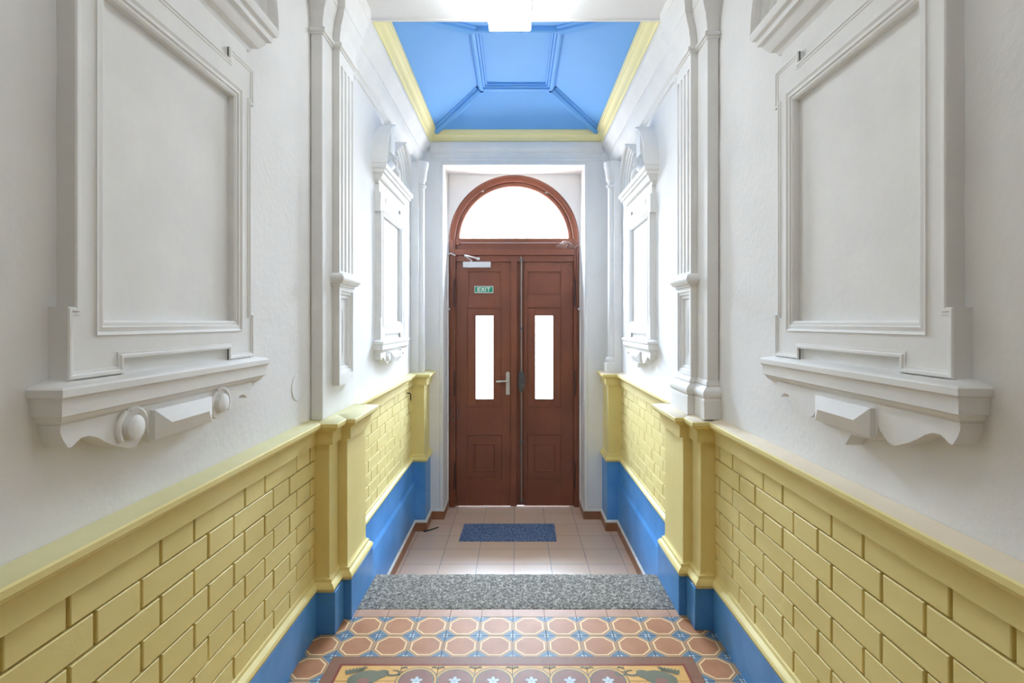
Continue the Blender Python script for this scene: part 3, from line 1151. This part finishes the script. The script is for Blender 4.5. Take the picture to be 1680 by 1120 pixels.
    cor = [(0.0, 2.61), (0.023, 2.615), (0.028, 2.63), (0.045, 2.638), (0.062, 2.66), (0.066, 2.672), (0.08, 2.678), (0.082, 2.70), (0.094, 2.706), (0.10, 2.722), (0.10, 2.736), (0.0, 2.744)]
    b.sweep([(-0.002, 0.40), (0.007, 0.40), (0.007, -0.40), (-0.002, -0.40)], cor)
    b.poly([(-0.005, -0.40, 2.744), (B, -0.40, 2.744), (B, 0.40, 2.744), (-0.005, 0.40, 2.744)])
    b.box(-0.005, B, -0.40, 0.40, 2.65, 2.744)
    b.build('cornice', 'stucco', t, smooth=25)
    # broken segmental pediment
    prof = [(0.0, -0.001), (0.0, 0.106), (0.012, 0.110), (0.024, 0.10), (0.032, 0.078), (0.05, 0.07), (0.056, 0.06), (0.075, 0.054), (0.08, 0.044), (0.10, 0.04), (0.10, -0.005)]
    for sg in (-1, 1):
        b = MB(mp)
        a_end = math.acos(0.2 / 0.50)
        rows = []
        N_ = 18
        for k in range(N_ + 1):
            a = a_end * k / N_
            ru, rz = 0.50, 0.42
            row = []
            for o_, p in prof:
                row.append(b.pt(p, sg * (ru - o_) * math.cos(a), 2.738 + (rz - o_) * math.sin(a)))
            rows.append(row)
        for r0, r1 in zip(rows, rows[1:]):
            for j in range(len(prof) - 1):
                b.face((r0[j], r0[j + 1], r1[j + 1], r1[j]))
        b.face(rows[0])
        b.face(rows[-1])
        b.build('pediment_arm', 'stucco', t, smooth=30)
    b = MB(mp)
    ty = [(0.40 * math.cos(PI * k / 20), 2.74 + 0.36 * math.sin(PI * k / 20)) for k in range(21)]
    b.extrude(ty, -0.005, 0.012)
    b.box(-0.005, 0.04, -0.065, 0.065, 2.95, 3.19)
    b.build('tympanum', 'stucco', t, smooth=30)
    # rosette with leaves
    b = MB(mp)
    for k in range(7):
        a = 2 * PI * k / 7
        c0 = (0.06, 0.028 * math.cos(a), 2.90 + 0.028 * math.sin(a))
        blob_pts(b, c0, 0.02)
    blob_pts(b, (0.075, 0, 2.90), 0.018)
    for sg in (-1, 1):
        b.tube([(0.02, sg * 0.03, 2.87), (0.045, sg * 0.10, 2.83), (0.04, sg * 0.17, 2.80), (0.02, sg * 0.23, 2.77)], [0.03, 0.036, 0.026, 0.006], 8)
    b.tube([(0.01, 0, 2.90), (0.05, 0, 2.90)], [0.05, 0.03], 12)
    b.build('rosette', 'stucco', t, smooth=60)
    return t


def blob_pts(b, c, r, n=8, m=5):
    rows = []
    for i in range(m + 1):
        th = PI * i / m
        rows.append([b.pt(c[0] + r * math.cos(th), c[1] + r * math.sin(th) * math.cos(2 * PI * j / n), c[2] + r * math.sin(th) * math.sin(2 * PI * j / n)) for j in range(n)])
    for x, y in zip(rows, rows[1:]):
        for j in range(n):
            b.face((x[j], x[(j + 1) % n], y[(j + 1) % n], y[j]))


surround(-1, 1.607, 'large white stucco blind window surround on the near left wall, two round scrolls under its sill', True, True)
surround(1, 1.638, 'large white stucco blind window surround on the near right wall, without round discs under its sill', False, True)
surround(-1, 4.343, 'smaller-looking white blind window surround on the far left wall near the door', True, True)
surround(1, 4.39, 'smaller-looking white blind window surround on the far right wall near the door', False, True)

# ================================================================ DOOR
S = 0.006788


def px(x):
    return (x - 847) * S


def pz(y):
    return EYE + (528 - y) * S


door = thing('door_1', 'brown panelled double door under an arched fanlight', 'door', (px(843.5), D_DOOR, Z_FAR))
door['kind'] = 'structure'
fr = MB()
Y = D_DOOR
# outer casing: jambs and the moulded arch
fr.box(px(748), px(941), Y + 0.046, Y + 0.12, pz(434), pz(425))
for x0, x1 in ((738, 754), (935, 949)):
    fr.box(px(x0), px(x1), Y - 0.02, Y + 0.1, pz(402), AZ + 0.012)
for x0, x1 in ((735, 748), (941, 952)):
    fr.box(px(x0), px(x1), Y - 0.03, Y + 0.12, Z_FAR, AZ)
    c = (px(x0) + px(x1)) / 2
    fr.box(px(x0 + 4), px(x1 - 3), Y - 0.04, Y - 0.03, Z_FAR, AZ)
    fr.box(px(x0 - 3), px(x1 + 3), Y + 0.046, Y + 0.12, Z_FAR, pz(425))
rows = []
prf = [(0.722, Y + 0.1), (0.722, Y - 0.04), (0.70, Y - 0.042), (0.69, Y - 0.034), (0.66, Y - 0.03), (0.65, Y - 0.018), (0.648, Y + 0.1)]
for k in range(41):
    a = PI * k / 40
    rows.append([fr.pt(AX + r * math.cos(a), y, AZ + r * math.sin(a)) for r, y in prf])
for r0, r1 in zip(rows, rows[1:]):
    for j in range(len(prf) - 1):
        fr.face((r0[j], r0[j + 1], r1[j + 1], r1[j]))
# transom members
fr.box(px(748), px(941), Y + 0.004, Y + 0.1, pz(409.5), pz(398.5))
fr.box(px(747), px(942), Y - 0.042, Y + 0.1, pz(419), pz(409.5))
fr.box(px(748), px(941), Y - 0.012, Y + 0.1, pz(429.6), pz(419))
fr.build('door_frame', 'wood', door, bevel=0.003, smooth=35)

LB = Z_FAR + 0.005


def leaf(x0, x1, pans, name_label):
    """pans: upper (x0,x1), glass frame, glass, lower panel, lower inner"""
    b = MB()
    up, gf, gl, lp, li = pans
    xa, xb = px(x0), px(x1)
    ztop = pz(430.5)
    y = Y + 0.0
    zs_up = (pz(484), pz(445.5))
    zs_g = (pz(654.5), pz(518))
    zs_gf = (pz(668), pz(504))
    zs_l = (pz(787), pz(712))
    zs_li = (pz(772), pz(729.5))
    t0, t1 = y, y + 0.045

    def ring(ox0, ox1, oz0, oz1, ix0, ix1, iz0, iz1, y0, y1):
        b.box(ox0, ix0, y0, y1, oz0, oz1)
        b.box(ix1, ox1, y0, y1, oz0, oz1)
        b.box(ix0, ix1, y0, y1, oz0, iz0)
        b.box(ix0, ix1, y0, y1, iz1, oz1)
    # stiles and rails
    gx0, gx1 = px(gf[0]), px(gf[1])
    b.box(xa, gx0, t0, t1, LB, ztop)
    b.box(gx1, xb, t0, t1, LB, ztop)
    b.box(gx0, gx1, t0, t1, LB, zs_l[0])
    b.box(gx0, gx1, t0, t1, zs_l[1], zs_gf[0])
    b.box(gx0, gx1, t0, t1, zs_gf[1], ztop - (ztop - zs_up[1]))
    # upper panel zone cut into the rail
    b.f = b.f[:-6]
    b.m = b.m[:-6]
    ux0, ux1 = px(up[0]), px(up[1])
    ring(gx0, gx1, zs_gf[1], ztop, ux0, ux1, zs_up[0], zs_up[1], t0, t1)
    b.box(ux0, ux1, y + 0.018, t1, zs_up[0], zs_up[1])
    # glass frame: sunk field round the pane
    qx0, qx1 = px(gl[0]), px(gl[1])
    ring(gx0, gx1, zs_gf[0], zs_gf[1], qx0, qx1, zs_g[0], zs_g[1], y + 0.010, t1)
    ring(qx0 - 0.012, qx1 + 0.012, zs_g[0] - 0.012, zs_g[1] + 0.012, qx0, qx1, zs_g[0], zs_g[1], y + 0.002, t1)
    # lower panel with raised field
    b.box(gx0, gx1, y + 0.012, t1, zs_l[0], zs_l[1])
    lx0, lx1 = px(li[0]), px(li[1])
    b.sweep([(lx0 - 0.008, zs_li[0] - 0.008), (lx1 + 0.008, zs_li[0] - 0.008), (lx1 + 0.008, zs_li[1] + 0.008), (lx0 - 0.008, zs_li[1] + 0.008)],
            [(0, 0.012), (0, 0.002), (0.008, 0.0), (0.012, 0.006), (0.014, 0.010), (0.12, 0.010)], closed=True, order='abh')
    k = len(b.v)
    nsw = 4 * 6
    for i in range(k - nsw, k):
        a, c, h = b.v[i]
        b.v[i] = (a, Y + h, c)
    # ovolo beads at the edges of the two sunk fields
    for z0, z1 in (zs_gf, zs_l):
        k = len(b.v)
        b.sweep([(gx0, z0), (gx1, z0), (gx1, z1), (gx0, z1)], [(0, 0.012), (-0.001, -0.006), (0.006, -0.004), (0.01, 0.012)], closed=True)
        for i in range(k, len(b.v)):
            a, c, h = b.v[i]
            b.v[i] = (a, Y + h, c)
    # drip bead along the top of the leaf
    b.box(xa, xb, y - 0.008, y + 0.002, ztop - 0.012, ztop)
    o = b.build('door_leaf', 'wood', door, bevel=0.0015, smooth=30, merge=False)
    o['label'] = name_label
    p = MB()
    p.box(qx0 - 0.002, qx1 + 0.002, y + 0.022, y + 0.026, zs_g[0] - 0.002, zs_g[1] + 0.002)
    g_ = p.build('glass_pane', 'glass', None, smooth=0)
    g_.parent = o
    return o


LL = leaf(748.4, 838, ((768.7, 821.8), (766, 824), (780.6, 809.3), None, (778.4, 811.2)), 'left door leaf with closer, sign and lever handle')
LR = leaf(860, 940.6, ((866, 919.8), (864.5, 921), (878.4, 907.3), None, (876.4, 909.2)), 'right door leaf beside the bolt rod')


def sub(b, name, mat, leaf_, **kw):
    o = b.build(name, mat, None, **kw)
    o.parent = leaf_
    return o


# meeting stile strip and the sunk strip behind the bolt rod
b = MB()
b.box(px(838), px(848), Y - 0.022, Y + 0.045, Z_FAR + 0.004, pz(429))
sub(b, 'cover_strip', 'wood', LL, bevel=0.004)
b = MB()
b.box(px(848), px(860), Y + 0.018, Y + 0.045, LB, pz(430.5))
sub(b, 'rebated_stile', 'wood', LR)
# lever handle
b = MB()
ppts = [(px(833.2) + 0.021 * math.cos(a), pz(609) - 0.021 + 0.018 * math.sin(a)) for a in [PI * k / 8 for k in range(9)]]
ppts += [(px(833.2) - 0.021, pz(647)), (px(833.2) + 0.021, pz(647))]
lo = [b.pt(x, Y + 0.001, z) for x, z in ppts]
hi = [b.pt(x, Y - 0.012, z) for x, z in ppts]
for k in range(len(ppts)):
    e = (k + 1) % len(ppts)
    b.face((lo[k], lo[e], hi[e], hi[k]))
b.face(hi)
hx, hz = px(833.4), pz(624.3)
b.tube([(hx, Y - 0.01, hz), (hx, Y - 0.03, hz), (hx, Y - 0.05, hz), (hx - 0.012, Y - 0.06, hz), (hx - 0.06, Y - 0.06, hz - 0.001), (px(818), Y - 0.059, hz - 0.003), (px(814.2), Y - 0.054, hz - 0.004)],
       [0.013, 0.011, 0.010, 0.010, 0.0095, 0.012, 0.009], 12)
b.tube([(hx, Y - 0.010, pz(634.4)), (hx, Y - 0.0135, pz(634.4))], 0.006, 10)
sub(b, 'lever_handle', 'steel', LL, smooth=35)
# bolt rod with case
b = MB()
rx = px(855.4)
b.tube([(rx, Y - 0.012, pz(421)), (rx, Y - 0.012, pz(609))], 0.0085, 10)
b.tube([(rx, Y - 0.012, pz(641)), (rx, Y - 0.012, pz(824))], 0.0085, 10)
sub(b, 'bolt_rod', 'rod', LR, smooth=40)
b = MB()
b.box(px(850.8), px(861), Y - 0.022, Y + 0.02, pz(636.2), pz(614.2))
b.box(px(853), px(858), Y - 0.014, Y + 0.02, pz(643), pz(608.5))
b.tube([(rx, Y - 0.02, pz(626)), (rx, Y - 0.045, pz(626))], [0.014, 0.012], 12)
b.box(rx - 0.02, rx + 0.02, Y - 0.05, Y - 0.04, pz(628), pz(624.5))
sub(b, 'bolt_case', 'iron', LR, bevel=0.002, smooth=35)
b = MB()
for yy in (425, 537, 612, 640, 723, 820):
    b.box(px(852.2), px(858.6), Y - 0.024, Y + 0.018, pz(yy + 2.5), pz(yy))
b.box(px(851), px(860), Y - 0.02, Y + 0.0, pz(822), pz(820.5))
sub(b, 'rod_guides', 'iron', LR, bevel=0.001)
# hinges
for leaf_, hxp in ((LL, 746.5), (LR, 942.3)):
    for y0, y1 in ((460, 503), (609, 648), (758, 800)):
        b = MB()
        b.tube([(px(hxp), Y - 0.04, pz(y1)), (px(hxp), Y - 0.04, pz(y0))], 0.009, 10)
        b.tube([(px(hxp), Y - 0.04, pz(y0)), (px(hxp), Y - 0.04, pz(y0) + 0.02)], [0.006, 0.004], 8)
        sub(b, 'hinge', 'wood_dark', leaf_, smooth=40)
# door closer
b = MB()
b.box(px(760.2), px(805.4), Y - 0.055, Y - 0.001, pz(439.4), pz(430))
o = sub(b, 'door_closer', 'white_plastic', LL, bevel=0.004)
o['label'] = 'white overhead closer body with folded arm'
b = MB()
b.tube([(px(773.6), Y - 0.03, pz(430.5)), (px(773.6), Y - 0.03, pz(427.5))], 0.012, 10)
b.tube([(px(773.6), Y - 0.03, pz(427.5)), (px(764.7), Y - 0.17, pz(422.5))], 0.009, 8)
b.tube([(px(764.7), Y - 0.17, pz(421.5)), (px(785.2), Y - 0.04, pz(425))], 0.008, 8)
b.box(px(782.5), px(787.5), Y - 0.05, Y - 0.002, pz(427), pz(423))
sub(b, 'closer_arm', 'white_plastic', LL, smooth=40)

# exit sign on the left leaf
xs0, xs1, zs0, zs1 = px(778.2), px(809.2), pz(480.3), pz(469)
t = thing('exit_sign', 'small green EXIT sign with white letters on the left door leaf', 'sign', ((xs0 + xs1) / 2, Y + 0.016, zs0))
b = MB()
b.box(xs0, xs1, Y + 0.013, Y + 0.0175, zs0, zs1)
b.build('plate', 'sign_white', t)
b = MB()
m_ = 0.0065
b.box(xs0 + m_, xs1 - m_, Y + 0.0122, Y + 0.0132, zs0 + m_, zs1 - m_)
b.build('green_field', 'green', t)
b = MB()
lh = 0.046
lz = (zs0 + zs1) / 2 - lh / 2
th = 0.0098
cx0 = (xs0 + xs1) / 2 - 0.072


def bar(x, z, x2, z2, w_):
    dx, dz = x2 - x, z2 - z
    l = math.hypot(dx, dz)
    nx_, nz_ = -dz / l * w_ / 2, dx / l * w_ / 2
    lo = [b.pt(a, Y + 0.0124, c) for a, c in ((x + nx_, z + nz_), (x2 + nx_, z2 + nz_), (x2 - nx_, z2 - nz_), (x - nx_, z - nz_))]
    hi = [b.pt(a, Y + 0.0114, c) for a, c in ((x + nx_, z + nz_), (x2 + nx_, z2 + nz_), (x2 - nx_, z2 - nz_), (x - nx_, z - nz_))]
    for k in range(4):
        b.face((lo[k], lo[(k + 1) % 4], hi[(k + 1) % 4], hi[k]))
    b.face(hi)


x = cx0                                     # E
bar(x + th / 2, lz, x + th / 2, lz + lh, th)
for zz in (lz + th * .45, lz + lh / 2, lz + lh - th * .45):
    bar(x + th / 2, zz, x + 0.036, zz, th * .9)
x = cx0 + 0.041                             # X
bar(x + 0.003, lz, x + 0.037, lz + lh, th)
bar(x + 0.003, lz + lh, x + 0.037, lz, th)
x = cx0 + 0.086                             # I
bar(x + th / 2, lz, x + th / 2, lz + lh, th)
x = cx0 + 0.102                             # T
bar(x, lz + lh - th * .45, x + 0.042, lz + lh - th * .45, th * .9)
bar(x + 0.021, lz, x + 0.021, lz + lh, th)
b.build('lettering', 'sign_white', t, smooth=0, merge=False)

# arched fanlight
win = thing('window_1', 'semicircular fanlight with brown sash above the double door', 'window', (AX, Y, AZ))
win['kind'] = 'structure'
b = MB()
rows = []
prf = [(0.65, Y + 0.06), (0.65, Y - 0.004), (0.64, Y - 0.01), (0.616, Y - 0.008), (0.604, Y + 0.004), (0.603, Y + 0.06)]
a0 = math.asin((pz(391) - AZ) / 0.61)
for k in range(41):
    a = a0 * 0.0 + PI * k / 40
    rows.append([b.pt(AX + r * math.cos(a), y, AZ + r * math.sin(a)) for r, y in prf])
for r0, r1 in zip(rows, rows[1:]):
    for j in range(len(prf) - 1):
        b.face((r0[j], r0[j + 1], r1[j + 1], r1[j]))
b.box(AX - 0.65, AX + 0.65, Y - 0.022, Y + 0.06, pz(398), pz(391))
b.build('sash', 'wood', win, smooth=35, bevel=0.002)
b = MB()
gp = [(AX + 0.606 * math.cos(PI * k / 40), Y + 0.03, AZ + 0.606 * math.sin(PI * k / 40)) for k in range(41)]
gp = [g_ for g_ in gp if g_[2] > pz(392)]
b.poly(gp)
b.poly([(p[0], p[1] + 0.004, p[2]) for p in gp])
b.build('glass_pane', 'glass', win, smooth=0)
for xx, yy, dx_ in ((793, 314.5, -1), (895.5, 316.5, 1)):
    b = MB()
    b.tube([(px(xx), Y - 0.005, pz(yy)), (px(xx), Y - 0.03, pz(yy))], [0.007, 0.01], 10)
    b.tube([(px(xx), Y - 0.02, pz(yy)), (px(xx + dx_ * 4.5), Y - 0.02, pz(yy + 0.8))], [0.005, 0.004], 8)
    b.build('latch', 'steel', win, smooth=40)

# white hold-back clips in the plaster beside the casing
for xx, lab, q_ in ((733.5, 'small white clip at the left edge of the door casing', OP_L), (953.5, 'small white clip at the right edge of the door casing', OP_R)):
    b = MB()
    sg = 1 if xx < 800 else -1
    b.tube([(q_ - sg * 0.005, D_DOOR - 0.06, pz(507)), (q_ + sg * 0.03, D_DOOR - 0.06, pz(507))], 0.014, 10)
    tag(b.build('wall_clip', 'white_plastic', smooth=40), lab, 'clip')

# cable loop by the left hinge
b = MB()
pts = []
for k in range(13):
    a = -0.2 - PI * 0.95 * k / 12
    pts.append((px(746) + 0.04 * math.cos(a), Y - 0.055, pz(679) + 0.055 * math.sin(a)))
pts = [(px(752), Y - 0.055, pz(667))] + pts + [(px(740), Y - 0.05, pz(668))]
b.tube(pts, 0.004, 8)
tag(b.build('cable_loop', 'iron', smooth=50), 'thin dark wire loop hanging beside the left door hinge', 'cable')
# bare cable end at the top left of the casing
b = MB()
b.tube([(px(748), Y - 0.045, pz(420)), (px(741), Y - 0.06, pz(416.5)), (px(735.5), Y - 0.06, pz(418.5)), (px(733), Y - 0.055, pz(425))], [0.006, 0.009, 0.012, 0.008], 8)
tag(b.build('cable_stub', 'white_plastic', smooth=50), 'short painted cable bend at the upper left of the door casing', 'cable')

# cobweb
b = MB()
n_, m_ = 16, 7
rows = []
for i in range(n_ + 1):
    tt = i / n_
    xx = 912 + 38 * tt
    top = 404 - 8 * math.sin(PI * min(1, tt * 1.25)) * (1 if tt < 0.8 else 0.7)
    bot = 407 + 5 * math.sin(PI * tt * 1.0) * 0.4
    row = []
    for j in range(m_ + 1):
        k = j / m_
        row.append(b.pt(px(xx) + random.uniform(-.002, .002), Y - 0.05 - 0.03 * math.sin(PI * k) + random.uniform(-.004, .004), pz(top + (bot - top) * k) + random.uniform(-.002, .002)))
    rows.append(row)
for r0, r1 in zip(rows, rows[1:]):
    for j in range(m_):
        b.face((r0[j], r1[j], r1[j + 1], r0[j + 1]))
tag(b.build('cobweb', 'web', smooth=60), 'dusty grey cobweb sagging over the right end of the door transom', 'cobweb')

# ================================================================ SMALL THINGS
# doormat
b = MB()
q = [(-0.5375, 4.971), (0.3775, 4.971), (0.386, 5.39), (-0.525, 5.39)]
lo = [b.pt(x, y, Z_FAR) for x, y in q]
hi = [b.pt(x, y, Z_FAR + 0.009) for x, y in q]
for k in range(4):
    b.face((lo[k], lo[(k + 1) % 4], hi[(k + 1) % 4], hi[k]))
b.face(hi)
tag(b.build('doormat', 'mat', bevel=0.002), 'blue ribbed doormat on the beige tiles in front of the door', 'doormat')
# black stick
b = MB()
b.tube([(-0.905, 5.195, Z_FAR + 0.008), (-0.86, 5.215, Z_FAR + 0.009), (-0.775, 5.30, Z_FAR + 0.008)], [0.009, 0.007, 0.005], 8)
tag(b.build('iron_rod', 'black', smooth=50), 'short black rod lying on the beige tiles at the left corner post', 'rod')
# round cover
b = MB(lambda p, u, z: (-(WALL - p), 2.534 + u, z))
cp = [(0.062 * math.cos(2 * PI * k / 36), 1.275 + 0.062 * math.sin(2 * PI * k / 36)) for k in range(36)]
b.extrude(cp, -0.003, 0.004)
tag(b.build('junction_cover', 'plaster', bevel=0.001, smooth=30), 'flat round white cover plate on the left wall above the yellow rail', 'cover plate')
# iron hook in the far left bricks
b = MB()
b.tube([(-1.035, 5.03, 0.915), (-1.005, 5.03, 0.912), (-0.998, 5.03, 0.90), (-0.998, 5.03, 0.845)], 0.006, 8)
tag(b.build('wall_hook', 'black', smooth=40), 'small black iron hook in the yellow bricks of the far left wall', 'hook')
# ceiling lamp under the beam, plus an added unseen one lighting the near walls
LAMPS = ((-0.04, 3.04, CEIL, -1.0, 'square white ceiling lamp under the beam before the blue coffer'),
         (0.0, 0.95, 3.6, 0.0, 'added fill lamp on the near ceiling, out of view over the patterned floor'))


for lx, ly, lz, deg, lab in LAMPS:
    ang = math.radians(deg)
    t = thing('ceiling_lamp', lab, 'lamp', (lx, ly, lz))

    def rot(a, b_, c):
        return (lx + a * math.cos(ang) - b_ * math.sin(ang), ly + a * math.sin(ang) + b_ * math.cos(ang), lz + c)

    b = MB(rot)
    b.box(-0.128, 0.128, -0.155, 0.155, -0.058, -0.001)
    b.build('housing', 'white_plastic', t, bevel=0.006)
    b = MB(rot)
    b.box(-0.124, 0.124, -0.151, 0.151, -0.123, -0.056)
    b.build('diffuser', 'lamp' if ly > 2 else 'lamp_fill', t, bevel=0.008)
